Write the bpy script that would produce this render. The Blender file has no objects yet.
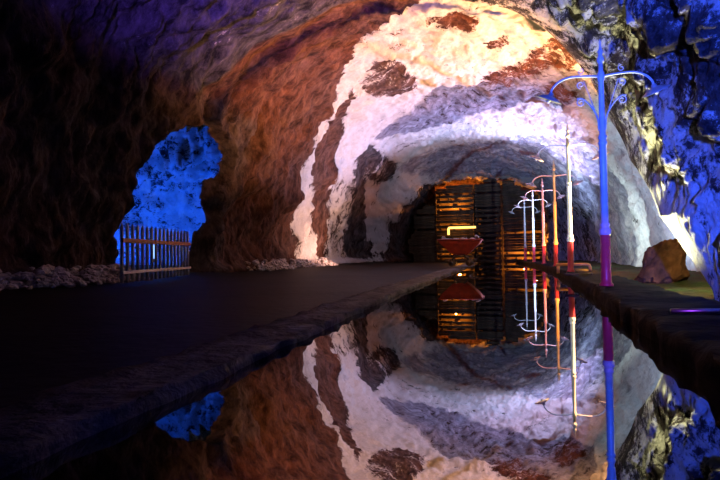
import bpy, bmesh, math, random
import numpy as np
from mathutils import Vector, Matrix

S = bpy.context.scene
C = S.collection
rnd = random.Random(7)
PI = math.pi

# ------------------------------------------------------------------ camera
F = 540.0
VPX, VPY = 500.0, 252.0            # where the tunnel axis (+Y) meets the picture
CAM = Vector((0, 0, .55))
yd = Vector(((VPX-360)/F, -(VPY-240)/F, -1)).normalized()
zd = Vector((-.0222, 1, 0)); zd = (zd - yd*zd.dot(yd)).normalized()
xd = yd.cross(zd)
MROT = Matrix((xd, yd, zd))        # camera -> world
cd = bpy.data.cameras.new('camera'); cam = bpy.data.objects.new('camera', cd); C.objects.link(cam)
cd.sensor_width = 36; cd.lens = 36*F/720; cd.clip_start = .05; cd.clip_end = 200
cam.matrix_world = Matrix.Translation(CAM) @ MROT.to_4x4()
S.camera = cam

# ------------------------------------------------------------------ world, lights, exposure
S.view_settings.view_transform = 'Standard'; S.view_settings.look = 'None'
S.view_settings.gamma = 1; S.view_settings.use_curve_mapping = False
S.view_settings.exposure = 0.0
S.cycles.use_denoising = True
S.cycles.max_bounces = 6; S.cycles.diffuse_bounces = 2; S.cycles.glossy_bounces = 4
S.cycles.caustics_reflective = False; S.cycles.caustics_refractive = False
S.cycles.sample_clamp_indirect = 4
w = bpy.data.worlds.new('world'); S.world = w; w.use_nodes = True
w.node_tree.nodes['Background'].inputs[0].default_value = (.35, .25, .5, 1)
w.node_tree.nodes['Background'].inputs[1].default_value = .004

def lamp(name, loc, col, power, to=None, angle=None, blend=.5, r=.06):
    kind = 'SPOT' if to is not None else 'POINT'
    l = bpy.data.lights.new(name, kind); l.color = col; l.energy = power; l.shadow_soft_size = r
    if to is not None:
        l.spot_size = math.radians(angle); l.spot_blend = blend
    o = bpy.data.objects.new(name, l); C.objects.link(o); o.location = loc
    if to is not None:
        o.rotation_euler = (Vector(to)-Vector(loc)).to_track_quat('-Z', 'Y').to_euler()
    return o

lamp('warm_flood_light', (2.6, 11.2, .3), (1, .47, .20), 14000, (-1.9, 12.7, 6.0), 86, .85)
lamp('cool_flood_light', (2.7, 21.0, .2), (.50, .52, 1), 9500, (-.5, 19.6, 5.1), 98, .7)
lamp('right_wall_light', (1.9, 12.8, .15), (.45, .66, 1), 1500, (4.4, 14.6, 2.5), 100, .8)
lamp('inner_wall_light', (2.3, 16.0, .15), (.60, .80, .85), 900, (4.3, 19.4, 2.2), 84, .8)
lamp('far_vault_light', (2.4, 20.4, .2), (.45, .62, 1), 3200, (1.0, 25.0, 5.0), 84, .8)
lamp('jamb_flood_light', (1.9, 8.1, .10), (1, .98, .50), 1300, (2.3, 7.4, 2.2), 125, .6)
lamp('blue_flood_light', (.9, -1.0, 1.0), (.03, .085, 1), 10500, (3.5, 5.0, 2.8), 66, .6)
lamp('violet_flood_light', (-1.5, -1.0, .8), (.20, .09, 1), 15000, (-3.6, 7.6, 6.8), 46, .95)
lamp('post_foot_fill_light', (.9, .4, .5), (.34, .05, 1), 900, (1.22, 6.85, .42), 11, .6)  # added unseen spot, only to tint the nearest post's foot magenta
lamp('grotto_blue_light', (-9.5, 12.9, .7), (.005, .085, 1), 1100, (-10.4, 15.0, 2.1), 140, .5)
lamp('grotto_white_light', (-9.9, 12.3, .5), (.40, .70, 1), 35, None)
lamp('kerb_warm_light', (2.3, 14.6, .3), (1, .24, .025), 1100, (1.5, 15.6, 1.7), 80, .5)
lamp('kerb_amber_light', (2.3, 18.2, .3), (1, .20, .02), 1100, (1.45, 19.3, 1.7), 80, .5)
lamp('left_wall_light', (-4.9, 20.0, .3), (1, .54, .42), 900, (-7.4, 20.5, 2.8), 140, .8)
lamp('barrier_fill_light', (1.95, 13.3, .4), (1, .36, .04), 45, None)  # added unseen point light that brightens the barrier and kerb
lamp('post_fill_light', (1.80, 8.9, .2), (.95, 1, .72), 480, (1.33, 11.2, 1.8), 52, .6)  # added unseen spot that brightens the second lamp post
for lx, ly, lz, p in ((-2.7, 33.75, 3.2, 420), (-2.4, 33.75, .8, 260), (1.4, 33.75, .5, 360), (2.1, 33.75, 1.2, 220), (-2.6, 35.3, 3.3, 500), (-2.6, 35.3, .9, 180), (1.5, 35.3, .8, 420)):
    lamp('timber_lamp_light', (lx, ly, lz), (1, .30, .03), p, r=.03)

# ------------------------------------------------------------------ helpers
def ray(px, py):
    return MROT @ Vector(((px-360)/F, -(py-240)/F, -1))
def at(px, py, Y):
    d = ray(px, py); return CAM + d*(Y/d.y)
def onz(px, py, z):
    d = ray(px, py); return CAM + d*((z-CAM.z)/d.z)

def tag(o, label=None, cat=None, group=None, kind=None):
    for k, v in (('label', label), ('category', cat), ('group', group), ('kind', kind)):
        if v: o[k] = v
    return o
def empty(name, loc, rz=0):
    o = bpy.data.objects.new(name, None); C.objects.link(o); o.location = loc; o.rotation_euler[2] = rz
    o.empty_display_size = .1
    return o
def obj(name, bm, m, parent=None, smooth=True):
    me = bpy.data.meshes.new(name)
    bm.normal_update(); bm.to_mesh(me); bm.free()
    if smooth:
        me.shade_smooth()
    me.materials.append(m)
    o = bpy.data.objects.new(name, me); C.objects.link(o)
    if parent: o.parent = parent
    return o
def copy_tree(o, parent=None):
    c = o.copy(); C.objects.link(c); c.parent = parent
    for ch in list(o.children): copy_tree(ch, c)
    return c

def bm_box(bm, cx, cy, cz, sx, sy, sz, rot=None, bev=0.0):
    r = bmesh.ops.create_cube(bm, size=1)
    vs = r['verts']
    bmesh.ops.scale(bm, vec=(sx, sy, sz), verts=vs)
    if bev:
        es = list({e for v in vs for e in v.link_edges})
        rr = bmesh.ops.bevel(bm, geom=es, offset=bev, segments=2, affect='EDGES', profile=.6)
        vs = list({v for f in rr['faces'] for v in f.verts} | {v for v in vs if v.is_valid})
    if rot: bmesh.ops.rotate(bm, cent=(0, 0, 0), matrix=rot, verts=vs)
    bmesh.ops.translate(bm, vec=(cx, cy, cz), verts=vs)
    return vs
def bm_lathe(bm, prof, seg=20, M=None):
    rings = []
    for r, z in prof:
        rings.append([bm.verts.new((r*math.cos(2*PI*i/seg), r*math.sin(2*PI*i/seg), z)) for i in range(seg)])
    for a, b in zip(rings, rings[1:]):
        for i in range(seg):
            j = (i+1) % seg
            bm.faces.new((a[i], a[j], b[j], b[i]))
    bm.faces.new(rings[0][::-1]); bm.faces.new(rings[-1])
    if M:
        for ring in rings:
            for v in ring: v.co = M @ v.co
def bm_tube(bm, pts, rad, seg=8):
    pts = [Vector(p) for p in pts]
    if not isinstance(rad, (list, tuple)): rad = [rad]*len(pts)
    rings = []; up = Vector((.123, .456, .88)).normalized()
    for i, p in enumerate(pts):
        t = (pts[min(i+1, len(pts)-1)] - pts[max(i-1, 0)]).normalized()
        a = up - t*up.dot(t); a.normalize(); b = t.cross(a); up = a
        rings.append([bm.verts.new(p + (a*math.cos(2*PI*k/seg) + b*math.sin(2*PI*k/seg))*rad[i]) for k in range(seg)])
    for a, b in zip(rings, rings[1:]):
        for i in range(seg):
            j = (i+1) % seg
            bm.faces.new((a[i], a[j], b[j], b[i]))
    bm.faces.new(rings[0][::-1]); bm.faces.new(rings[-1])
def bez(pts, n=10):
    """Catmull-Rom through pts"""
    P = [Vector(p) for p in pts]; P = [2*P[0]-P[1]] + P + [2*P[-1]-P[-2]]
    out = []
    for i in range(1, len(P)-2):
        for k in range(n):
            t = k/n
            out.append(.5*((2*P[i]) + (-P[i-1]+P[i+1])*t + (2*P[i-1]-5*P[i]+4*P[i+1]-P[i+2])*t*t + (-P[i-1]+3*P[i]-3*P[i+1]+P[i+2])*t**3))
    out.append(P[-2]); return out

# numpy gradient noise -------------------------------------------------
def _hash(ix, iy, iz, seed):
    h = (ix.astype(np.int64)*374761393 + iy.astype(np.int64)*668265263 + iz.astype(np.int64)*2147483647 + seed*1274126177) & 0xffffffff
    h = ((h ^ (h >> 13))*1274126177) & 0xffffffff
    h = (h ^ (h >> 16)) & 0xffffffff
    h = ((h ^ (h >> 11))*2654435761) & 0xffffffff
    return h ^ (h >> 15)
def noise3(p, seed=0):
    i = np.floor(p).astype(np.int64); f = p-i
    u = f*f*f*(f*(f*6-15)+10)
    res = 0
    for dx in (0, 1):
        for dy in (0, 1):
            for dz in (0, 1):
                h = _hash(i[..., 0]+dx, i[..., 1]+dy, i[..., 2]+dz, seed)
                a = (h & 0x3ff)/1023.0*2-1; b = ((h >> 10) & 0x3ff)/1023.0*2-1; c = ((h >> 20) & 0x3ff)/1023.0*2-1
                g = a*(f[..., 0]-dx) + b*(f[..., 1]-dy) + c*(f[..., 2]-dz)
                wx = u[..., 0] if dx else 1-u[..., 0]; wy = u[..., 1] if dy else 1-u[..., 1]; wz = u[..., 2] if dz else 1-u[..., 2]
                res = res + g*wx*wy*wz
    return res
def fbm(p, oct=4, seed=0, lac=2.1, gain=.5, ridged=False):
    a = 1; s = 0; q = p.copy()
    for o in range(oct):
        n = noise3(q, seed+o*17)
        s = s + a*((1-2*np.abs(n))-.6 if ridged else n*1.4)
        q = q*lac; a *= gain
    return s
def sstep(a, b, x):
    t = np.clip((x-a)/(b-a), 0, 1); return t*t*(3-2*t)

# ------------------------------------------------------------------ materials
def mat(name, col, rough=.6, metal=0, bump=None, var=None, spec=.5):
    m = bpy.data.materials.new(name); m.use_nodes = True
    N = m.node_tree.nodes; L = m.node_tree.links; b = N['Principled BSDF']
    b.inputs['Base Color'].default_value = (*col, 1); b.inputs['Roughness'].default_value = rough
    b.inputs['Metallic'].default_value = metal; b.inputs['Specular IOR Level'].default_value = spec
    tc = N.new('ShaderNodeTexCoord')
    if var:
        n = N.new('ShaderNodeTexNoise'); n.inputs['Scale'].default_value = var[0]; n.inputs['Detail'].default_value = 6
        L.new(tc.outputs['Object'], n.inputs['Vector'])
        r = N.new('ShaderNodeValToRGB'); r.color_ramp.elements[0].position = .35; r.color_ramp.elements[1].position = .65
        r.color_ramp.elements[0].color = (*col, 1); r.color_ramp.elements[1].color = (*var[1], 1)
        L.new(n.outputs['Fac'], r.inputs['Fac']); L.new(r.outputs['Color'], b.inputs['Base Color'])
    if bump:
        n = N.new('ShaderNodeTexNoise'); n.inputs['Scale'].default_value = bump[0]; n.inputs['Detail'].default_value = 8
        L.new(tc.outputs['Object'], n.inputs['Vector'])
        bp = N.new('ShaderNodeBump'); bp.inputs['Strength'].default_value = bump[1]; bp.inputs['Distance'].default_value = bump[2]
        L.new(n.outputs['Fac'], bp.inputs['Height']); L.new(bp.outputs['Normal'], b.inputs['Normal'])
    return m

def rock_material(name, lime_col, rust_a, rust_b, dark_a, dark_b):
    m = bpy.data.materials.new(name); m.use_nodes = True
    N = m.node_tree.nodes; L = m.node_tree.links; b = N['Principled BSDF']
    b.inputs['Roughness'].default_value = .88; b.inputs['Specular IOR Level'].default_value = .12
    tc = N.new('ShaderNodeTexCoord')
    def noise(scale, detail, vec=None, rough=.6, dist=0):
        n = N.new('ShaderNodeTexNoise'); n.inputs['Scale'].default_value = scale; n.inputs['Detail'].default_value = detail
        n.inputs['Roughness'].default_value = rough; n.inputs['Distortion'].default_value = dist
        L.new(vec or tc.outputs['Object'], n.inputs['Vector']); return n.outputs['Fac']
    def mapped(sc, rot):
        mp = N.new('ShaderNodeMapping'); mp.inputs['Scale'].default_value = sc; mp.inputs['Rotation'].default_value = rot
        L.new(tc.outputs['Object'], mp.inputs['Vector']); return mp.outputs['Vector']
    def math_(op, a, c=None, clamp=False):
        n = N.new('ShaderNodeMath'); n.operation = op; n.use_clamp = clamp
        for i, v in enumerate((a, c)):
            if v is None: continue
            if isinstance(v, (int, float)): n.inputs[i].default_value = v
            else: L.new(v, n.inputs[i])
        return n.outputs[0]
    def mix(f, a, c):
        n = N.new('ShaderNodeMix'); n.data_type = 'RGBA'
        if isinstance(f, (int, float)): n.inputs[0].default_value = f
        else: L.new(f, n.inputs[0])
        for i, v in ((6, a), (7, c)):
            if isinstance(v, tuple): n.inputs[i].default_value = (*v, 1)
            else: L.new(v, n.inputs[i])
        return n.outputs[2]
    al = N.new('ShaderNodeAttribute'); al.attribute_name = 'lime'
    ar = N.new('ShaderNodeAttribute'); ar.attribute_name = 'rust'
    av = N.new('ShaderNodeAttribute'); av.attribute_name = 'grain'
    ag = N.new('ShaderNodeAttribute'); ag.attribute_name = 'grey'
    def gm(sc):
        mp = N.new('ShaderNodeMapping'); mp.inputs['Scale'].default_value = sc
        L.new(av.outputs['Vector'], mp.inputs['Vector']); return mp.outputs['Vector']
    strat = gm((.6, 1.2, 1.0))
    n1 = noise(1.1, 11, strat, .74, .25); n2 = noise(3.6, 10, gm((.5, 1.2, 1.0)), .76, .2); n3 = noise(17, 8, gm((.7, 1.1, 1)), .78)
    nb = noise(.55, 5, None, .6, .4)
    # lime crust where its map plus ragged noise passes a threshold
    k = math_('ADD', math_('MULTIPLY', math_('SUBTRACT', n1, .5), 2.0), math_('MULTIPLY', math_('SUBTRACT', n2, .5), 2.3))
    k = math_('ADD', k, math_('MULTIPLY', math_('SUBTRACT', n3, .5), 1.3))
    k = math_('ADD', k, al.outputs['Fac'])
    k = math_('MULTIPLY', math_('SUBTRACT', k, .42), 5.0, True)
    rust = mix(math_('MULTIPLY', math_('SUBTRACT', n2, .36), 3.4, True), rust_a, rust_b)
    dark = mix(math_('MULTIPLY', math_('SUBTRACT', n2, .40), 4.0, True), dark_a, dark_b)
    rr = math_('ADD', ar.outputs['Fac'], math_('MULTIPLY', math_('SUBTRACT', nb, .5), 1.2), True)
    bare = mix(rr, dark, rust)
    lime = mix(math_('MULTIPLY', math_('SUBTRACT', n3, .35), 2.5, True), tuple(c*.72 for c in lime_col), lime_col)
    slate = mix(math_('MULTIPLY', math_('SUBTRACT', n2, .36), 3.4, True), (.11, .10, .125), (.36, .345, .40))
    gk = math_('ADD', ag.outputs['Fac'], math_('MULTIPLY', math_('SUBTRACT', n1, .5), 1.6))
    gk = math_('MULTIPLY', math_('SUBTRACT', gk, .35), 3.5, True)
    lime = mix(gk, lime, slate)
    n4 = noise(30, 6, gm((.8, 1.0, 1)), .8)
    sp = math_('MULTIPLY', math_('SUBTRACT', math_('ADD', n4, math_('MULTIPLY', n2, .5)), .88), 9.0, True)
    lime = mix(math_('MULTIPLY', sp, .7), lime, bare)
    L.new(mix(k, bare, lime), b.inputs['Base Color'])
    h = math_('ADD', math_('MULTIPLY', n2, 1.2), math_('MULTIPLY', n1, 1.6))
    h = math_('ADD', h, math_('MULTIPLY', n3, .5))
    h = math_('ADD', h, math_('MULTIPLY', k, .10))
    bp = N.new('ShaderNodeBump'); bp.inputs['Strength'].default_value = .85; bp.inputs['Distance'].default_value = .22
    L.new(h, bp.inputs['Height']); L.new(bp.outputs['Normal'], b.inputs['Normal'])
    return m

M = {}
M['rock'] = rock_material('rock', (.74, .70, .66), (.030, .010, .006), (.22, .078, .036), (.016, .014, .016), (.15, .135, .14))
M['road'] = mat('wet_road', (.006, .0045, .004), .6, bump=(9, .35, .03), var=(1.2, (.017, .011, .008)), spec=0.09)
M['ground'] = mat('ground', (.045, .022, .012), .85, bump=(7, .8, .08), var=(1.6, (.03, .05, .013)), spec=0.12)
M['kerb'] = mat('kerb_stone', (.045, .038, .036), .7, bump=(14, .8, .05), var=(5, (.12, .10, .095)), spec=0.12)
M['slab'] = mat('slab_stone', (.003, .004, .009), .7, bump=(6, .5, .05), var=(2, (.009, .010, .018)), spec=0.03)
M['timber'] = mat('old_timber', (.035, .025, .015), .85, bump=(12, .6, .03), var=(3, (.085, .06, .035)), spec=.1)
M['white_paint'] = mat('white_paint', (.50, .50, .47), .4, bump=(30, .15, .004), var=(14, (.40, .40, .37)))
M['red_paint'] = mat('red_paint', (.58, .05, .075), .4, bump=(30, .15, .004), var=(14, (.48, .04, .06)))
M['orange_paint'] = mat('orange_paint', (.85, .40, .04), .45, bump=(20, .2, .004), var=(8, (.75, .32, .03)))
M['shade_metal'] = mat('shade_metal', (.30, .30, .30), .4, .2, bump=(20, .15, .004), var=(9, (.20, .20, .20)))
M['cart_red'] = mat('cart_red', (.34, .030, .010), .6, bump=(14, .4, .01), var=(5, (.22, .020, .008)))
M['iron'] = mat('dark_iron', (.045, .04, .04), .55, .5, bump=(18, .4, .01), var=(7, (.10, .06, .04)))
M['steel'] = mat('worn_steel', (.75, .75, .78), .38, 1.0, bump=(20, .2, .004), var=(10, (.4, .4, .42)))
M['gate_paint'] = mat('gate_paint', (.42, .42, .43), .45, 0, bump=(25, .2, .004), var=(10, (.30, .30, .30)))
M['gate_rail'] = mat('gate_rail_paint', (.25, .05, .03), .5, bump=(25, .2, .004), var=(10, (.15, .03, .02)))
M['stone'] = mat('pale_stone', (.34, .28, .26), .8, bump=(9, .9, .06), var=(4, (.48, .42, .40)))
M['cable'] = mat('pale_cable', (.5, .5, .45), .6, var=(9, (.35, .35, .3)))
M['dark_rubber'] = mat('dark_rubber', (.03, .03, .03), .5, var=(9, (.05, .05, .05)))
mw = bpy.data.materials.new('still_water'); mw.use_nodes = True
N = mw.node_tree.nodes; L = mw.node_tree.links; b = N['Principled BSDF']
b.inputs['Base Color'].default_value = (.004, .005, .006, 1); b.inputs['Roughness'].default_value = .0
b.inputs['IOR'].default_value = 2.6
tcw = N.new('ShaderNodeTexCoord'); nw = N.new('ShaderNodeTexNoise'); nw.inputs['Scale'].default_value = 1.1; nw.inputs['Detail'].default_value = 2
L.new(tcw.outputs['Object'], nw.inputs['Vector'])
bw = N.new('ShaderNodeBump'); bw.inputs['Strength'].default_value = .03; bw.inputs['Distance'].default_value = .02
L.new(nw.outputs['Fac'], bw.inputs['Height']); L.new(bw.outputs['Normal'], b.inputs['Normal'])
M['water'] = mw
def emit_mat(name, col, st):
    m = bpy.data.materials.new(name); m.use_nodes = True
    b = m.node_tree.nodes['Principled BSDF']; b.inputs['Base Color'].default_value = (*col, 1)
    b.inputs['Emission Color'].default_value = (*col, 1); b.inputs['Emission Strength'].default_value = st
    return m
M['tube_glow'] = emit_mat('tube_glow', (1, .55, .12), 3.0)
M['blue_glow'] = emit_mat('blue_glow', (.25, .5, 1), 2.0)

# ------------------------------------------------------------------ tunnel shell
# The rock surface is R(theta, Y) about the axis through (0, Y, .55); theta 180 = left, 90 = crown, 0 = right.
TH = np.array([-40, -12, 0, 12, 35, 52, 62, 70, 79, 87, 95, 121, 130, 138, 146, 165, 180, 200, 215.])
YJ = np.array([6.6, 6.6, 7.2, 7.8, 9.3, 10.0, 10.2, 10, 10, 10, 10, 10, 10, 10, 10, 10, 10, 10, 10.])       # depth of the near arch edge
RJ = np.array([2.6, 2.27, 2.12, 2.08, 2.47, 2.96, 3.42, 3.68, 4.1, 4.42, 4.66, 5.7, 6.03, 6.41, 6.68, 7.0, 7.4, 7.7, 8.4])
RN = np.array([3.9, 3.5, 3.4, 3.4, 3.7, 4.0, 4.2, 4.5, 4.8, 5.0, 5.2, 6.0, 6.3, 6.6, 6.8, 7.1, 7.4, 7.7, 8.4])    # beside the camera
R2 = np.array([4.8, 4.2, 4.1, 4.0, 4.1, 4.3, 4.45, 4.6, 4.7, 4.85, 5.0, 6.0, 6.4, 6.7, 6.9, 7.1, 7.4, 7.7, 8.4])   # lit chamber
RF = np.array([3.2, 2.8, 2.72, 2.8, 3.3, 4.1, 4.4, 4.4, 4.4, 4.4, 4.42, 5.15, 5.45, 5.7, 5.75, 5.8, 5.85, 6.1, 6.9])    # far mouth at the timbers
def base_R(th, Y):
    yj = np.interp(th, TH, YJ); rj = np.interp(th, TH, RJ); rn = np.interp(th, TH, RN)
    r2 = np.interp(th, TH, R2); rf = np.interp(th, TH, RF)
    s = Y-yj
    s0 = np.interp(th, [12, 35, 62], [-1.0, -1.9, -2.4])
    a = np.clip((s-s0+3.8)/3.8, 0, 1)                     # towards the arch edge
    near = rn+(rj-rn)*a
    far = r2+(rf-r2)*sstep(27.5, 32, Y)
    b_ = sstep(.0, .9, s)
    return near+(far-near)*b_
def wall(px, py):
    """picture point -> (theta, Y) where that sight line meets the rock"""
    d = ray(px, py); th = math.degrees(math.atan2(d.z, d.x))
    if th < -90: th += 360
    q = math.hypot(d.x, d.z)/d.y
    if d.y < 0: return th, 2.0
    Ys = np.linspace(1, 36, 1400)
    r = base_R(np.full_like(Ys, th), Ys)
    hit = np.nonzero(Ys*q >= r)[0]
    return th, float(Ys[hit[0]]) if len(hit) else 36.0
def inside(poly, x, y):
    """distance-like soft mask is made later; here even-odd test on arrays"""
    res = np.zeros(x.shape, bool); n = len(poly)
    for i in range(n):
        x1, y1 = poly[i]; x2, y2 = poly[(i+1) % n]
        c = (y1 > y) != (y2 > y)
        xx = (x2-x1)*(y-y1)/((y2-y1) if abs(y2-y1) > 1e-9 else 1e-9)+x1
        res ^= c & (x < xx)
    return res
NT, NY1, NY = 440, 60, 640
ths = np.linspace(212, -38, NT)
Ys = np.concatenate([np.linspace(-5, 3, NY1, endpoint=False), 1/np.linspace(1/3, 1/36.5, NY)])
TT, YY = np.meshgrid(ths, Ys, indexing='ij')
QY = 1/np.maximum(YY, .5)                       # work in 1/Y so polygons keep straight sides
def poly_mask(pts):
    q = [(t, 1/y) for t, y in (wall(*p) for p in pts)]
    return inside(q, TT, QY)
def blur(a, n):
    for _ in range(n):
        p = np.pad(a, 1, mode='edge')
        a = (p[:-2, 1:-1]+p[2:, 1:-1]+p[1:-1, :-2]+p[1:-1, 2:]+4*p[1:-1, 1:-1])/8
    return a
SJ = YY-np.interp(TT, TH, YJ)
# ---- lime / rust maps: wall-bound stains, plus painted shade on the far ribs
lime = np.full(TT.shape, -.25); rust = np.full(TT.shape, .15)
beyond = SJ > .15
grey = np.zeros(TT.shape)
def stain_and_shade(pts, l=None, r=None, only=None, g=None):
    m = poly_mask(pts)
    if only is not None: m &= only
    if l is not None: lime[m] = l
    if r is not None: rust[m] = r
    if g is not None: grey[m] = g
left = TT > 100
rust[(YY > 10) & left] = .75
rust[(YY < 13) & (TT > 150)] = .35
rust[(TT > 60) & (TT < 150) & (SJ < .1)] = -.1
lime[(TT > 95) & (TT < 150) & (SJ < 0)] = .05
lime[(SJ > .2) & (TT < 100)] = 1.0
MAIN = [(298, 266), (296, 235), (300, 190), (312, 150), (322, 120), (335, 95), (350, 60), (365, 40), (385, 22), (410, 8), (440, -4), (500, 6), (500, 251), (380, 262)]
stain_and_shade(MAIN, .95, .5, beyond)
stain_and_shade([(362, 145), (372, 143), (440, 128), (500, 112), (500, 251), (345, 262)], .85, .15, beyond)      # further in, greyer rock
stain_and_shade([(395, 175), (400, 160), (440, 148), (500, 140), (560, 135), (600, 140), (600, 200), (545, 190), (500, 177), (440, 182)], .95, .0, beyond, .62)
stain_and_shade([(376, 137), (372, 143), (420, 132), (437, 127), (470, 115), (503, 110), (531, 102), (553, 107), (587, 102), (575, 62), (537, 65), (512, 77), (475, 82), (442, 88), (420, 104)], .75, .6, beyond, .95)
stain_and_shade([(476, 84), (500, 70), (525, 62), (572, 54), (578, 66), (540, 72), (505, 88)], .40, 1.0, beyond)
stain_and_shade([(535, 92), (553, 84), (582, 96), (560, 104)], .35, .9, beyond)
stain_and_shade([(358, 85), (375, 62), (400, 63), (415, 78), (413, 92), (395, 97), (380, 95), (365, 92)], .3, .5, beyond)
stain_and_shade([(410, 78), (416, 72), (420, 88), (412, 92)], .38, 1.0, beyond)
stain_and_shade([(420, 22), (440, 14), (470, 13), (482, 20), (470, 30), (440, 28)], .38, .9, beyond)
stain_and_shade([(478, 48), (490, 40), (510, 38), (512, 48), (495, 54)], .38, .9, beyond)
stain_and_shade([(388, 36), (400, 31), (410, 33), (398, 40)], .38, .9, beyond)
stain_and_shade([(313, 260), (315, 200), (317, 157), (327, 129), (341, 102), (354, 85), (351, 100), (347, 120), (339, 145), (330, 176), (327, 214), (325, 260)], -.15, .7, beyond)
stain_and_shade([(328, 258), (329, 205), (338, 180), (352, 180), (350, 215), (347, 258)], .62, .3, beyond)
stain_and_shade([(347, 259), (352, 198), (353, 173), (369, 145), (380, 154), (362, 172), (366, 214), (371, 257)], -.3, .05, beyond)  # shaded face of a rib, painted in as bare dark rock
stain_and_shade([(362, 172), (380, 154), (398, 165), (390, 180), (376, 186)], .3, .3, beyond)
stain_and_shade([(390, 257), (400, 223), (417, 192), (436, 182), (427, 197), (410, 223), (401, 257)], -.4, .0, beyond)  # shade of the inner arch, painted in as bare dark rock
lime[(SJ > .2) & (TT < 45) & (YY > 24)] = .6; grey[(SJ > .2) & (TT < 60) & (YY > 18)] = .6; grey[(SJ > .2) & (TT < 50) & (YY <= 18)] = .3
# near right wall: broken pale patches over dark rock, paler at the arch edge
nr = (SJ <= .2) & (TT < 95)
lime[nr] = .36
lime[nr & (SJ > -2.2)] = .5
lime[nr & (SJ > -1.5) & (TT < 22)] = .8
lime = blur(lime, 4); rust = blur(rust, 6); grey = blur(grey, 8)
# ---- geometry
R = base_R(TT, YY)
tr = np.radians(TT)
def pos(R): return np.stack([R*np.cos(tr), YY, .55+R*np.sin(tr)], -1)
P0 = pos(R)
# slanting strata: the grain runs round the bore, leaning a little with depth
arc = tr*np.minimum(R, 6.0)
q = np.stack([arc+.35*YY, YY-.25*arc, R*.0+P0[..., 0]*.12], -1)
big = fbm(P0*np.array([.42, .42, .36]), 3, 1)
mid = fbm(q*np.array([.75, 1.05, 1]), 4, 21, ridged=True); mid -= mid.mean()
mid2 = fbm(q*np.array([.9, 1.6, 1])+9, 3, 33)
fin = fbm(q*np.array([2.6, 3.8, 3.0]), 4, 51, ridged=True)
vault = sstep(0, 1.5, SJ)*sstep(150, 130, TT)*(.35+.65*sstep(35, 60, TT))
disp = .34*big*(1-.6*vault) + .30*mid*(1-.55*vault) + .16*mid2*(1-.3*vault) + .09*fin
R = R+disp*(1-np.exp(-(SJ/.8)**2)*np.where(TT < 90, 1.0, .8*sstep(152, 138, TT)))*np.where(TT < 60, .8, 1)
# blue grotto: a real hollow in the left wall
g = poly_mask([(113, 300), (117, 262), (119, 240), (123, 215), (133, 184), (150, 156), (170, 141), (190, 131), (222, 124), (232, 145), (230, 172), (220, 186), (213, 198), (215, 212), (209, 226), (203, 240), (202, 300)]).astype(float)
g = blur(g, 9)
HOLE = g > .5
R = R+.55*sstep(.12, .55, g)
# foot of the walls: low ledge of rubble
PV = pos(R)
foot = (np.exp(-((PV[..., 2]-.1)/.22)**2)*(TT > 150)*(.35+.25*fin)*(1-sstep(.2, .7, g)))
R = R-foot
PV = pos(R)
# normals of the whole grid, so the pieces meet without a seam
du = np.gradient(PV, axis=0); dv = np.gradient(PV, axis=1)
NV = np.cross(du, dv); NV /= np.linalg.norm(NV, axis=-1, keepdims=True)+1e-9
cen = np.stack([np.zeros_like(YY), YY, np.full_like(YY, .55)], -1)
sgn = np.sign(((cen-PV)*NV).sum(-1).mean()); NV *= sgn
GRAIN = np.stack([q[..., 0], q[..., 1], R*.8], -1)
def shell(name, i0, i1, m):
    P = PV[i0:i1+1]; n0, n1 = P.shape[:2]
    idx = np.arange(n0*n1).reshape(n0, n1)
    f = np.stack([idx[:-1, :-1], idx[1:, :-1], idx[1:, 1:], idx[:-1, 1:]], -1).reshape(-1, 4)
    if sgn < 0: f = f[:, ::-1]
    me = bpy.data.meshes.new(name)
    hole = HOLE[i0:i1+1].ravel()
    f = f[~hole[f].all(1)]
    me.from_pydata(P.reshape(-1, 3).tolist(), [], f.tolist())
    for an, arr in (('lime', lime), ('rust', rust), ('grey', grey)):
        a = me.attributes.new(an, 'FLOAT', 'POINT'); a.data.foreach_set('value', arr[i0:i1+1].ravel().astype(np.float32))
    a = me.attributes.new('grain', 'FLOAT_VECTOR', 'POINT'); a.data.foreach_set('vector', GRAIN[i0:i1+1].astype(np.float32).ravel())
    me.shade_smooth()
    me.normals_split_custom_set_from_vertices(NV[i0:i1+1].reshape(-1, 3).tolist())
    me.materials.append(m)
    o = bpy.data.objects.new(name, me); C.objects.link(o); o['kind'] = 'structure'
    return o
iA = int(np.argmin(abs(ths-140))); iB = int(np.argmin(abs(ths-60)))
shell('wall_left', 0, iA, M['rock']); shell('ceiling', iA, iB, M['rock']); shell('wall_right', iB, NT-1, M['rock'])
# the grotto: a hollow of its own behind the hole in the left wall
bm = bmesh.new(); nu, nv = 170, 260
uu, vv_ = np.meshgrid(PI*(-.5+np.arange(nu+1)/nu), 2*PI*np.arange(nv)/nv, indexing='ij')
gd = np.stack([np.cos(uu)*np.cos(vv_), np.cos(uu)*np.sin(vv_), np.sin(uu)], -1)
gs = np.array([3.4, 4.0, 4.6]); gc = np.array([-8.7, 11.9, .2])
gp = gc+gd*gs
gk = 1+.26*fbm(gp*.7, 3, 71, ridged=True)+.11*fbm(gp*np.array([1.8, 1.8, 1.2]), 5, 77, ridged=True)
gv = gc+gd*gs*gk[..., None]
inr = np.hypot(gv[..., 0], gv[..., 2]-.55); inth = np.degrees(np.arctan2(gv[..., 2]-.55, gv[..., 0])) % 360
it_ = np.clip(np.round((ths[0]-inth)/(ths[0]-ths[-1])*(NT-1)).astype(int), 0, NT-1)
iy_ = np.clip(np.searchsorted(Ys, gv[..., 1]), 0, len(Ys)-1)
keep = (inr > R[it_, iy_]+np.where(g[it_, iy_] > .3, -.04, .22)) | (gv[..., 2] < -.4)
bv = [[bm.verts.new(gv[a, b_]) for b_ in range(nv)] for a in range(nu+1)]
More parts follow.
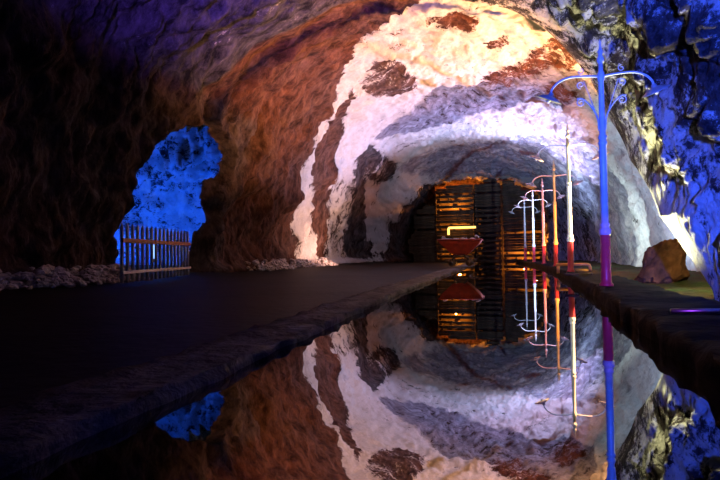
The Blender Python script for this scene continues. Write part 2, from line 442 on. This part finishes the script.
for a in range(nu):
    for b_ in range(nv):
        c_ = (b_+1) % nv
        if keep[a, b_] and keep[a+1, b_] and keep[a, c_] and keep[a+1, c_]:
            bm.faces.new((bv[a][b_], bv[a+1][b_], bv[a+1][c_], bv[a][c_]))
bmesh.ops.delete(bm, geom=[v for v in bm.verts if not v.link_faces], context='VERTS')
gl = bm.verts.layers.float.new('lime'); gr = bm.verts.layers.float.new('rust'); gg = bm.verts.layers.float_vector.new('grain')
for v in bm.verts: v[gl] = .66; v[gr] = 0; v[gg] = v.co
o = obj('wall_grotto', bm, M['rock']); o['kind'] = 'structure'
def capmesh(name, Y, m, flip):
    bm = bmesh.new(); n = 30
    g_ = [[bm.verts.new((-9+18*i/n, Y+.35*float(noise3(np.array([[i*.7, j*.7, Y]]))[0]), -.3+7.6*j/n)) for j in range(n+1)] for i in range(n+1)]
    for i in range(n):
        for j in range(n):
            bm.faces.new((g_[i][j], g_[i+1][j], g_[i+1][j+1], g_[i][j+1]))
    o = obj(name, bm, m); o['kind'] = 'structure'; return o
M['end_rock'] = mat('end_rock', (.05, .035, .025), .85, bump=(3, .9, .1), var=(1.4, (.10, .07, .05)))
capmesh('wall_far', 36.2, M['end_rock'], False)
capmesh('wall_back', -4.8, M['end_rock'], True)

# ------------------------------------------------------------------ floor: road, kerbs, pool, right-hand ground
def edge_x(Y): return float(np.interp(Y, [0, 2.3, 4, 7.4, 28], [-1.23, -1.23, -1.27, -1.33, -1.10]))      # road edge at the pool
def kerb_x(Y):                                    # pool side of the right-hand kerb
    return float(np.interp(Y, [-5, 2.8, 4.2, 5.3, 6.85, 11.2, 15.6, 19.3, 22.7, 26.2, 30], [.72, .82, .90, .96, 1.08, 1.24, 1.38, 1.36, 1.27, 1.06, .80]))
def grid_obj(name, xs, ys, zf, m):
    bm = bmesh.new()
    g_ = [[bm.verts.new((x, y, zf(x, y))) for y in ys] for x in xs]
    for i in range(len(xs)-1):
        for j in range(len(ys)-1):
            bm.faces.new((g_[i][j], g_[i+1][j], g_[i+1][j+1], g_[i][j+1]))
    return obj(name, bm, m)
def n1(x, y, s, seed=0): return float(noise3(np.array([[x*s, y*s, .37]]), seed)[0])
ysr = list(np.concatenate([np.linspace(-5, 3, 40), np.linspace(3.1, 28.2, 130)]))
o = grid_obj('floor', list(np.linspace(-12.0, -1.45, 70)), ysr, lambda x, y: .035+.015*max(0, -1.8-x)+.014*n1(x, y, .8)+.008*n1(x, y, 3)+.03*max(0, -6.6-x), M['road'])
o['kind'] = 'structure'
# lower bed under the far timbers, left of the pool
o = grid_obj('ground_far', list(np.linspace(-8, 5, 30)), list(np.linspace(28.0, 37, 20)), lambda x, y: -.12+.05*n1(x, y, 1), M['ground']); o['kind'] = 'structure'
def strip(name, a_of, b_of, ztop, zbot, ys, m, rough, side):
    """kerb: rough stone strip with a face down to the water"""
    bm = bmesh.new(); rows = []
    for y in ys:
        a, b_ = a_of(y), b_of(y)
        pr = []
        for k, (t, z) in enumerate(((0, zbot), (0, .4*ztop), (0, ztop*.85), (.06, ztop), (.35, ztop*1.03), (.7, ztop*1.02), (1, ztop), (1, zbot))):
            x = a+(b_-a)*t
            jx = rough*n1(y*1.0, k*3.1+x, 4.0, 5)*(1 if k < 6 else .3); jz = rough*.6*n1(y, k*1.7, 5.0, 9)*(1 if 1 < k < 7 else 0)
            pr.append(bm.verts.new((x+jx, y, z+jz)))
        rows.append(pr)
    for r0, r1 in zip(rows, rows[1:]):
        for k in range(7):
            f = (r0[k], r0[k+1], r1[k+1], r1[k])
            bm.faces.new(f if side > 0 else f[::-1])
    bm.faces.new(rows[0] if side < 0 else rows[0][::-1]); bm.faces.new(rows[-1][::-1] if side < 0 else rows[-1])
    o = obj(name, bm, m); o['kind'] = 'structure'; return o
ysk = list(np.concatenate([np.linspace(-4.5, 8, 240), np.linspace(8.1, 28.3, 150)]))
strip('trim_1', edge_x, lambda y: edge_x(y)-.42, .05, -.15, ysk, M['kerb'], .07, -1)
ysk2 = list(np.concatenate([np.linspace(-4.5, 8, 240), np.linspace(8.1, 29.5, 150)]))
strip('trim_2', kerb_x, lambda y: kerb_x(y)+.62+.25*max(0, (6-y)/6), .135, -.15, ysk2, M['slab'], .075, 1)
# ground on the right of the kerb
bm = bmesh.new(); nx = 22
rows = []
for y in np.concatenate([np.linspace(-4.5, 30, 150)]):
    x0 = kerb_x(y)+.5; rows.append([bm.verts.new((x0+(5.6-x0)*k/nx, y, (.0+.05*sstep(8, 12, np.array(y)))+.07*n1(x0+(5.6-x0)*k/nx, y, 1.3)+.04*n1(x0+(5.6-x0)*k/nx, y, 4)+.25*max(0, k/nx-.55))) for k in range(nx+1)])
for r0, r1 in zip(rows, rows[1:]):
    for k in range(nx): bm.faces.new((r0[k], r0[k+1], r1[k+1], r1[k]))
o = obj('ground_right', bm, M['ground']); o['kind'] = 'structure'
bm = bmesh.new()
wy = [-4.7, 0, 2.8, 4.2, 5.3, 6.85, 11.2, 15.6, 19.3, 22.7, 26.2, 29.4]
vs = [bm.verts.new(v) for v in [(-1.6, -4.7, 0)]+[(kerb_x(y)+.3, y, 0) for y in wy]+[(2.9, 29.6, 0), (3.0, 35.9, 0), (-6.4, 35.9, 0), (-6.4, 28.25, 0), (-1.6, 28.25, 0)]]
bm.faces.new(vs)
o = obj('pool_water', bm, M['water'], smooth=False); o['kind'] = 'structure'

# rubble banked against the foot of the left wall (nobody could count it)
bm = bmesh.new()
ico = bmesh.new(); bmesh.ops.create_icosphere(ico, subdivisions=1, radius=1); iv_ = [v.co.copy() for v in ico.verts]; if_ = [[v.index for v in f.verts] for f in ico.faces]; ico.free()
for k in range(1500):
    y = rnd.uniform(5.5, 9.8) if k < 600 else rnd.uniform(14.2, 22)
    col = PV[:, int(np.argmin(abs(Ys-y)))]; m_ = (col[:, 0] < -3) & (np.abs(col[:, 2]-.16) < .12)
    if not m_.any(): continue
    x = col[m_, 0].max(); t = rnd.random()**1.6
    r = rnd.uniform(.04, .11 if k < 600 else .075)*(1-.5*t)
    c_ = Vector((x+.02+.55*t, y, .13+.28*(1-t)*rnd.random()))
    sc = Vector((rnd.uniform(.8, 1.4), rnd.uniform(.8, 1.4), rnd.uniform(.6, 1)))*r; rt = Matrix.Rotation(rnd.uniform(0, 6), 3, 'Z')
    vs_ = [bm.verts.new(c_+rt @ Vector((v.x*sc.x, v.y*sc.y, v.z*sc.z))*rnd.uniform(.8, 1.2)) for v in iv_]
    for f in if_: bm.faces.new([vs_[q_] for q_ in f])
o = obj('rubble', bm, M['stone'], smooth=False)
tag(o, 'low bank of pale rubble along the foot of the dark left wall', 'rubble', None, 'stuff')

# ------------------------------------------------------------------ lamp posts
def scroll(cx, cz, r, turns, a0, sgn_, n=26):
    return [(cx+sgn_*(r*(1-.72*i/n))*math.cos(a0+turns*2*PI*i/n), 0, cz+(r*(1-.72*i/n))*math.sin(a0+turns*2*PI*i/n)) for i in range(n+1)]
def make_post(scrolled):
    root = empty('lamp_post', (0, 0, 0))
    bm = bmesh.new()
    bm_lathe(bm, [(.075, .0), (.078, .03), (.062, .05), (.057, .10), (.055, .62)], 20)
    obj('painted_foot', bm, M['red_paint'], root)['label'] = 'red painted lower tube'
    bm = bmesh.new()
    bm_lathe(bm, [(.050, .60), (.066, .615), (.068, .665), (.058, .68), (.048, .70), (.056, .715), (.056, .735), (.043, .75), (.042, 1.66), (.050, 1.67), (.050, 1.70), (.043, 1.71), (.043, 1.735), (.049, 1.74), (.049, 1.765), (.036, 1.79), (.030, 2.42), (.040, 2.44), (.040, 2.52), (.028, 2.54), (.027, 2.64)], 20)
    obj('shaft', bm, M['white_paint'], root)
    bm = bmesh.new()
    bm_lathe(bm, [(.027, 2.63), (.040, 2.66), (.043, 2.69), (.025, 2.72), (.022, 2.75), (.034, 2.775), (.022, 2.80), (.012, 2.83), (.009, 2.90), (.002, 2.93)], 16)
    obj('finial', bm, M['white_paint'], root)
    for s in (-1, 1):
        bm = bmesh.new()
        pts = bez([(0, 0, 2.475), (s*.14, 0, 2.495), (s*.34, 0, 2.50), (s*.47, 0, 2.455), (s*.545, 0, 2.38), (s*.56, 0, 2.32)], 8)
        bm_tube(bm, pts, .0135, 8)
        arm = obj('arm', bm, M['white_paint'], root)
        bm = bmesh.new()
        if scrolled:
            bm_tube(bm, bez([(s*.035, 0, 1.84), (s*.05, 0, 2.0), (s*.12, 0, 2.14), (s*.21, 0, 2.23), (s*.27, 0, 2.235)], 8), .009, 6)
            bm_tube(bm, scroll(s*.225, 2.185, .052, 1.25, PI/2-.3, -s), .007, 6)
            bm_tube(bm, scroll(s*.225, 2.40, .045, 1.2, -PI/2, s), .007, 6)
            bm_tube(bm, scroll(s*.225, 2.56, .04, 1.1, PI/2, s), .006, 6)
            bm_tube(bm, bez([(s*.03, 0, 1.90), (s*.10, 0, 2.16), (s*.19, 0, 2.44)], 6), .005, 6)
            obj('scroll_bracket', bm, M['white_paint'], root)
        else:
            bm.free()
        # shallow dish shade, tipped outward
        bm = bmesh.new()
        T = Matrix.Translation((s*.575, 0, 2.285)) @ Matrix.Rotation(-s*.42, 4, 'Y') @ Matrix.Rotation(.22, 4, 'X')
        bm_lathe(bm, [(.020, .055), (.028, .045), (.032, .02), (.075, .010), (.155, -.030), (.158, -.038), (.150, -.038), (.072, -.004), (.02, .004)], 24, T)
        sh = obj('lamp_shade', bm, M['shade_metal'], root)
        bm = bmesh.new()
        bm_lathe(bm, [(.016, .01), (.018, -.015), (.026, -.035), (.024, -.055), (.010, -.07)], 12, T)
        obj('bulb', bm, M['white_paint'], sh)
    return root
post = make_post(True); plain = make_post(False)
PLAB = ['nearest lamp post on the kerb, lit blue with a magenta foot',
        'second lamp post from the front, cream shaft above an orange red foot',
        'third lamp post along the kerb, lit all orange beside the cream one',
        'fourth lamp post along the kerb, thin, red orange all the way up',
        'fifth lamp post along the kerb, thin and violet white against the timbers',
        'farthest lamp post, thinnest and whitest, at the leftmost end of the row']
PP = [(606.5, 285, 6.85), (570.8, 268.5, 11.2), (556, 263, 15.6), (544, 260, 19.3), (534, 258.5, 22.7), (525.5, 257.5, 26.2)]
for i, (px, py, Y) in enumerate(PP):
    o = post if i == 0 else plain if i == 1 else copy_tree(plain)
    p = at(px, py, Y); o.location = (p.x, Y, .125)
    o['label'] = PLAB[i]; o['category'] = 'lamp post'; o['group'] = 'lamp posts along the right-hand kerb'
    o.rotation_euler[2] = math.radians([0, 2, -3, 3, -2, 4][i])

# ------------------------------------------------------------------ timber cribs at the far end
def make_beam(length, sec):
    bm = bmesh.new()
    vs = bm_box(bm, 0, 0, 0, length, sec, sec*.95, bev=.022)
    return bm
protos = []
def beam_mesh(L_, s_):
    bm = bmesh.new(); bm_box(bm, 0, 0, 0, L_, s_, s_*.92, bev=.02)
    me = bpy.data.meshes.new('timber'); bm.normal_update(); bm.to_mesh(me); bm.free(); me.materials.append(M['timber']); return me
def put_beam(me, x, y, z, rz, label, group, tilt=0):
    o = bpy.data.objects.new('stacked_timber', me); C.objects.link(o)
    o.location = (x, y, z); o.rotation_euler = (0, tilt, rz); tag(o, label, 'timber', group)
    return o
PITCH = .30
CRIBS = [('dark', -5.95, -3.75, 'in the dark left-hand stack', 15), ('lit', -3.70, -1.50, 'in the glowing stack behind the red wagon', 17),
         ('middle', -1.44, .12, 'in the narrow dark stack right of the wagon', 17), ('right', .20, 2.95, 'in the stack behind the farthest lamp posts', 17)]
for x in (-3.725, -1.47, .16):  # added boards that keep lamp glow out of the neighbouring stacks
    bm = bmesh.new(); bm_box(bm, x, 34.45, 2.13, .03, 3.1, 4.42, bev=.004)
    tag(obj('light_baffle', bm, M['timber'], None, smooth=False), {-3.725: 'added light-blocking board between the dark left-hand stack and the glowing stack', -1.47: 'added light-blocking board between the glowing stack and the narrow dark stack', .16: 'added light-blocking board left of the stack behind the farthest lamp posts'}[x], 'light baffle', 'light baffles between the stacks')
def mouth(z):
    """clear width between the rock walls at the timbers, at height z"""
    lo, hi = -9.0, 9.0
    for yy in (32.7, 33.0, 33.8, 34.5, 34.8):
        col = PV[:, int(np.argmin(abs(Ys-yy)))]
        for dz in (-.12, .12):
            m = np.abs(col[:, 2]-z-dz) < .16
            xs_ = col[m, 0]
            if (xs_ < -1).any(): lo = max(lo, xs_[xs_ < -1].max())
            if (xs_ > 0).any(): hi = min(hi, xs_[xs_ > 0].min())
        if col[(np.abs(col[:, 0]) < 3), 2].max() < z: return 0, 0
    return lo+.12, hi-.12
def crown(x):
    return min(PV[:, int(np.argmin(abs(Ys-yy)))][np.argmin(np.abs(PV[:, int(np.argmin(abs(Ys-yy))), 0]-x)+(PV[:, int(np.argmin(abs(Ys-yy))), 2] < 2)*9), 2] for yy in (32.9, 33.8, 34.6))
beams = {}
for nm, xa, xb, where, n in CRIBS:
    mx = beam_mesh(1.75, .118)
    for k in range(n):
        z = .03+PITCH*k
        lo, hi = mouth(z); a, b_ = max(xa, lo), min(xb, hi)
        if b_-a < .6 or z > min(crown(a+.1), crown(b_-.1), crown((a+b_)/2))-.06: continue
        ln_ = round((b_-a)*20)/20-.04
        for yy, row in ((33.0, 'front'), (34.5, 'rear')):
            me = beams.setdefault(ln_, None) or beam_mesh(ln_, .178); beams[ln_] = me
            put_beam(me, (a+b_)/2+rnd.uniform(-.02, .02), yy+rnd.uniform(-.05, .05), z+rnd.uniform(-.004, .004), rnd.uniform(-.012, .012),
                     'long squared timber ' + where + ', ' + row + ' row', 'timbers of the %s stack, %s row' % (nm, row))
        fill = {'dark': .3, 'middle': .35, 'right': .95 if z > 2.1 else .3, 'lit': 1 if 2.2 < z < 2.9 else .2}[nm]
        if rnd.random() < fill and z+.25 < min(crown(a+.1), crown(b_-.1)):
            fk = -ln_; me = beams.setdefault(fk, None) or beam_mesh(ln_, .118); beams[fk] = me
            put_beam(me, (a+b_)/2+rnd.uniform(-.02, .02), 32.97+rnd.uniform(-.02, .02), z+.15, rnd.uniform(-.008, .008),
                     'thin packing timber between the long timbers ' + where, 'packing timbers of the %s stack' % nm)
        if k < n-1 and z+.3 < min(crown(a+.1), crown(b_-.1))-.2:
            for x in [a+.16, b_-.16, a+(b_-a)*rnd.uniform(.3, .7)]:
                put_beam(mx, x+rnd.uniform(-.07, .07), 33.98+rnd.uniform(-.02, .02), z+.15, PI/2+rnd.uniform(-.03, .03),
                         'spacer timber laid end-on ' + where, 'end-on timbers of the %s stack' % nm)

# ------------------------------------------------------------------ tipping wagon with ore
cart = empty('tipping_wagon', at(461, 264.5, 18.8)); cart.location.z = .085; cart.scale = (.90, .90, .90)
tag(cart, 'red V-shaped mine tipping wagon heaped with pale stones at the end of the road', 'mine wagon')
def hopper(bm):
    # outer and inner skins of a trough: wide mouth, narrow bottom
    def lvl(wx, wy, z): return [(-wx, -wy, z), (wx, -wy, z), (wx, wy, z), (-wx, wy, z)]
    out = [lvl(.20, .38, .40), lvl(.34, .46, .50), lvl(.72, .60, .86), lvl(.79, .63, .97), lvl(.80, .64, 1.02)]
    inn = [lvl(.76, .60, 1.02), lvl(.68, .56, .88), lvl(.31, .42, .54), lvl(.16, .34, .44)]
    rings = [[bm.verts.new(p) for p in r] for r in out+inn]
    for a, b_ in zip(rings, rings[1:]):
        for i in range(4): bm.faces.new((a[i], a[(i+1) % 4], b_[(i+1) % 4], b_[i]))
    bm.faces.new(rings[0][::-1]); bm.faces.new(rings[-1])
    bmesh.ops.bevel(bm, geom=bm.edges[:], offset=.012, segments=2, affect='EDGES')
bm = bmesh.new(); hopper(bm); obj('hopper', bm, M['cart_red'], cart, smooth=False)
bm = bmesh.new()
for s in (-1, 1):
    bm_tube(bm, [(-.82, s*.65, 1.0), (.82, s*.65, 1.0)], .022, 8); bm_tube(bm, [(s*.81, -.65, 1.0), (s*.81, .65, 1.0)], .022, 8)
obj('rim', bm, M['cart_red'], cart)
bm = bmesh.new()
for s in (-1, 1):
    bm_box(bm, 0, s*.30, .235, 1.15, .07, .09, bev=.01); bm_box(bm, s*.45, 0, .235, .07, .62, .08, bev=.01)
obj('chassis', bm, M['iron'], cart, smooth=False)
for s in (-1, 1):
    bm = bmesh.new()
    for t in (-1, 1): bm_tube(bm, [(t*.30, s*.36, .26), (t*.12, s*.40, .48)], .03, 8)
    bm_box(bm, 0, s*.38, .40, .34, .04, .10, bev=.01)
    obj('cradle', bm, M['iron'], cart)
for sx in (-1, 1):
    for sy in (-1, 1):
        bm = bmesh.new()
        T = Matrix.Translation((sx*.33, sy*.33, .145)) @ Matrix.Rotation(PI/2, 4, 'X')
        bm_lathe(bm, [(.03, -.05), (.05, -.05), (.05, -.03), (.12, -.02), (.14, -.03), (.14, .02), (.11, .03), (.05, .025), (.04, .05), (.02, .05)], 24, T)
        obj('wheel', bm, M['iron'], cart)
    bm = bmesh.new(); bm_tube(bm, [(sx*.33, -.36, .145), (sx*.33, .36, .145)], .025, 8); obj('axle', bm, M['iron'], cart)
def stone_mesh(seed, r, name='stone'):
    bm = bmesh.new(); bmesh.ops.create_icosphere(bm, subdivisions=3, radius=1)
    co = np.array([v.co[:] for v in bm.verts])
    d = 1+.45*noise3(co*1.3+seed*7.3, seed)+.2*noise3(co*3.1+seed, seed+3)
    for v, k in zip(bm.verts, d): v.co = Vector((v.co.x*1.15, v.co.y*.9, v.co.z*.75))*float(k)*r
    me = bpy.data.meshes.new(name); bm.normal_update(); bm.to_mesh(me); bm.free(); me.shade_smooth(); me.materials.append(M['stone']); return me
smeshes = [stone_mesh(k, 1) for k in range(5)]
def put_stone(name, loc, r, label, cat, group, k):
    o = bpy.data.objects.new(name, smeshes[k % 5]); C.objects.link(o); o.location = loc; o.scale = (r, r, r)
    o.rotation_euler = (rnd.uniform(-.3, .3), rnd.uniform(-.3, .3), rnd.uniform(0, 6.28)); return tag(o, label, cat, group)
cl = cart.location
LUMPS = [(-.50, -.26, .84, .08), (-.30, -.27, .79, .10), (-.06, -.29, .78, .105), (.17, -.27, .80, .095), (.41, -.27, .80, .11),
         (-.42, .02, .79, .10), (-.17, .02, .80, .115), (.10, .01, .81, .115), (.36, .03, .79, .10),
         (-.46, .30, .80, .10), (-.20, .29, .78, .11), (.08, .29, .79, .11), (.35, .31, .80, .10), (.52, -.02, .92, .07), (-.56, .06, .92, .065)]
for k, (dx, dy, dz, r) in enumerate(LUMPS):
    put_stone('ore_lump', (cl.x+dx*1.04, cl.y+dy*1.04, cl.z+dz+.08), r, 'pale ore lump heaped in the red tipping wagon', 'stone', 'ore lumps in the wagon', k)
# glowing tube in the timbers above the wagon
tl = empty('glowing_tube', at(462, 227.5, 32.74)); tag(tl, 'bright yellow bent tube glowing just above the red wagon', 'lamp')
bm = bmesh.new(); bm_tube(bm, [(-.80, 0, -.42), (-.80, 0, -.06), (-.77, 0, -.015), (-.72, 0, 0), (.80, 0, 0)], .065, 10); obj('tube', bm, M['tube_glow'], tl)
bm = bmesh.new(); bm_box(bm, 0, .09, .0, 1.78, .05, .12, bev=.01)
for s in (-1, 1): bm_box(bm, s*.85, .04, 0, .05, .12, .13, bev=.01)
obj('housing', bm, M['iron'], tl, smooth=False)

# ------------------------------------------------------------------ picket gate before the grotto
A = onz(122, 287, .10); B = onz(188, 277, .12)
dv_ = (B-A); glen = math.hypot(dv_.x, dv_.y)
gate = empty('picket_gate', (A.x, A.y, .10), math.atan2(dv_.y, dv_.x))
tag(gate, 'metal picket gate standing across the blue lit grotto mouth', 'gate')
NP = 17
for k in range(NP):
    bm = bmesh.new(); x = glen*k/(NP-1)
    bm_tube(bm, [(x, 0, .06), (x, 0, .93), (x, 0, 1.0)], [.027, .027, .006], 8)
    obj('picket', bm, M['gate_paint'], gate)
for z, h, m in ((.72, .07, 'gate_rail'), (.22, .05, 'gate_paint')):
    bm = bmesh.new(); bm_box(bm, glen/2, -.035, z, glen+.12, .03, h, bev=.006)
    o = obj('rail', bm, M[m], gate, smooth=False)
    if z > .5: o['label'] = 'dark red upper rail'
# small floodlight standing behind the gate
p = onz(171, 276, .12)
fl = empty('floodlight', (p.x-.55, p.y+.2, .10)); tag(fl, 'small bright blue lamp standing behind the picket gate', 'lamp')
bm = bmesh.new(); bm_lathe(bm, [(.10, 0), (.10, .02), (.02, .03), (.02, .35)], 12); obj('stand', bm, M['iron'], fl)
bm = bmesh.new(); bm_lathe(bm, [(.03, .34), (.05, .36), (.05, .40), (.03, .42)], 12); obj('cap', bm, M['iron'], fl)
bm = bmesh.new(); bm_lathe(bm, [(.035, .42), (.04, .45), (.04, .72), (.02, .76)], 12); obj('lens', bm, M['blue_glow'], fl)

# ------------------------------------------------------------------ small things on the right
p0 = at(556, 263.5, 12.2); p1 = at(590, 263.5, 12.2)
bn = empty('low_barrier', (p0.x, 12.2, .10)); tag(bn, 'low orange painted tube barrier standing behind the cream lamp post', 'barrier')
ln = p1.x-p0.x
bm = bmesh.new(); bm_tube(bm, [(0, 0, .16), (ln-.06, 0, .16), (ln-.02, 0, .145), (ln, 0, .10), (ln, 0, -.09)], .035, 10)
obj('bent_tube', bm, M['orange_paint'], bn)
bm = bmesh.new(); bm_tube(bm, [(.04, 0, .16), (.04, 0, -.02)], .03, 10); obj('leg', bm, M['orange_paint'], bn)
pk = empty('plank', at(579, 275, 9.3)); tag(pk, 'short pale board lying on the kerb between the first two lamp posts', 'board')
pk.location.z = .175
bm = bmesh.new(); bm_box(bm, 0, 0, 0, .42, .14, .03, bev=.005); o = obj('board', bm, M['timber'], pk, smooth=False); pk.rotation_euler[2] = -.3
# steel pipe across the near kerb
pa = onz(671, 311, .19); pb = onz(745, 310.5, .19)
bm = bmesh.new(); bm_tube(bm, [pa, pa.lerp(pb, .5), pb, pb+(pb-pa)*.4], .014, 12)
tag(obj('steel_pipe', bm, M['steel'], None), 'shiny steel pipe lying across the near end of the right-hand kerb', 'pipe')
M['boulder'] = mat('rusty_rock', (.05, .02, .012), .85, bump=(4, 1.0, .15), var=(3, (.17, .065, .03)), spec=.1)
bm = bmesh.new(); bmesh.ops.create_icosphere(bm, subdivisions=5, radius=1)
co = np.array([v.co[:] for v in bm.verts]); d = 1+.40*noise3(co*1.4+3.1, 5)+.20*fbm(co*2.6, 4, 8, ridged=True)
for v, k in zip(bm.verts, d): v.co = Vector(((v.co.x+.25*v.co.z)*.35, v.co.y*.36, v.co.z*(.54 if v.co.z > 0 else .2)))*float(k)
bp_ = at(662, 274, 9.9)
o = obj('boulder', bm, M['boulder']); o.location = (bp_.x, 9.9, .12)
tag(o, 'rust brown boulder standing at the foot of the right-hand wall', 'rock')
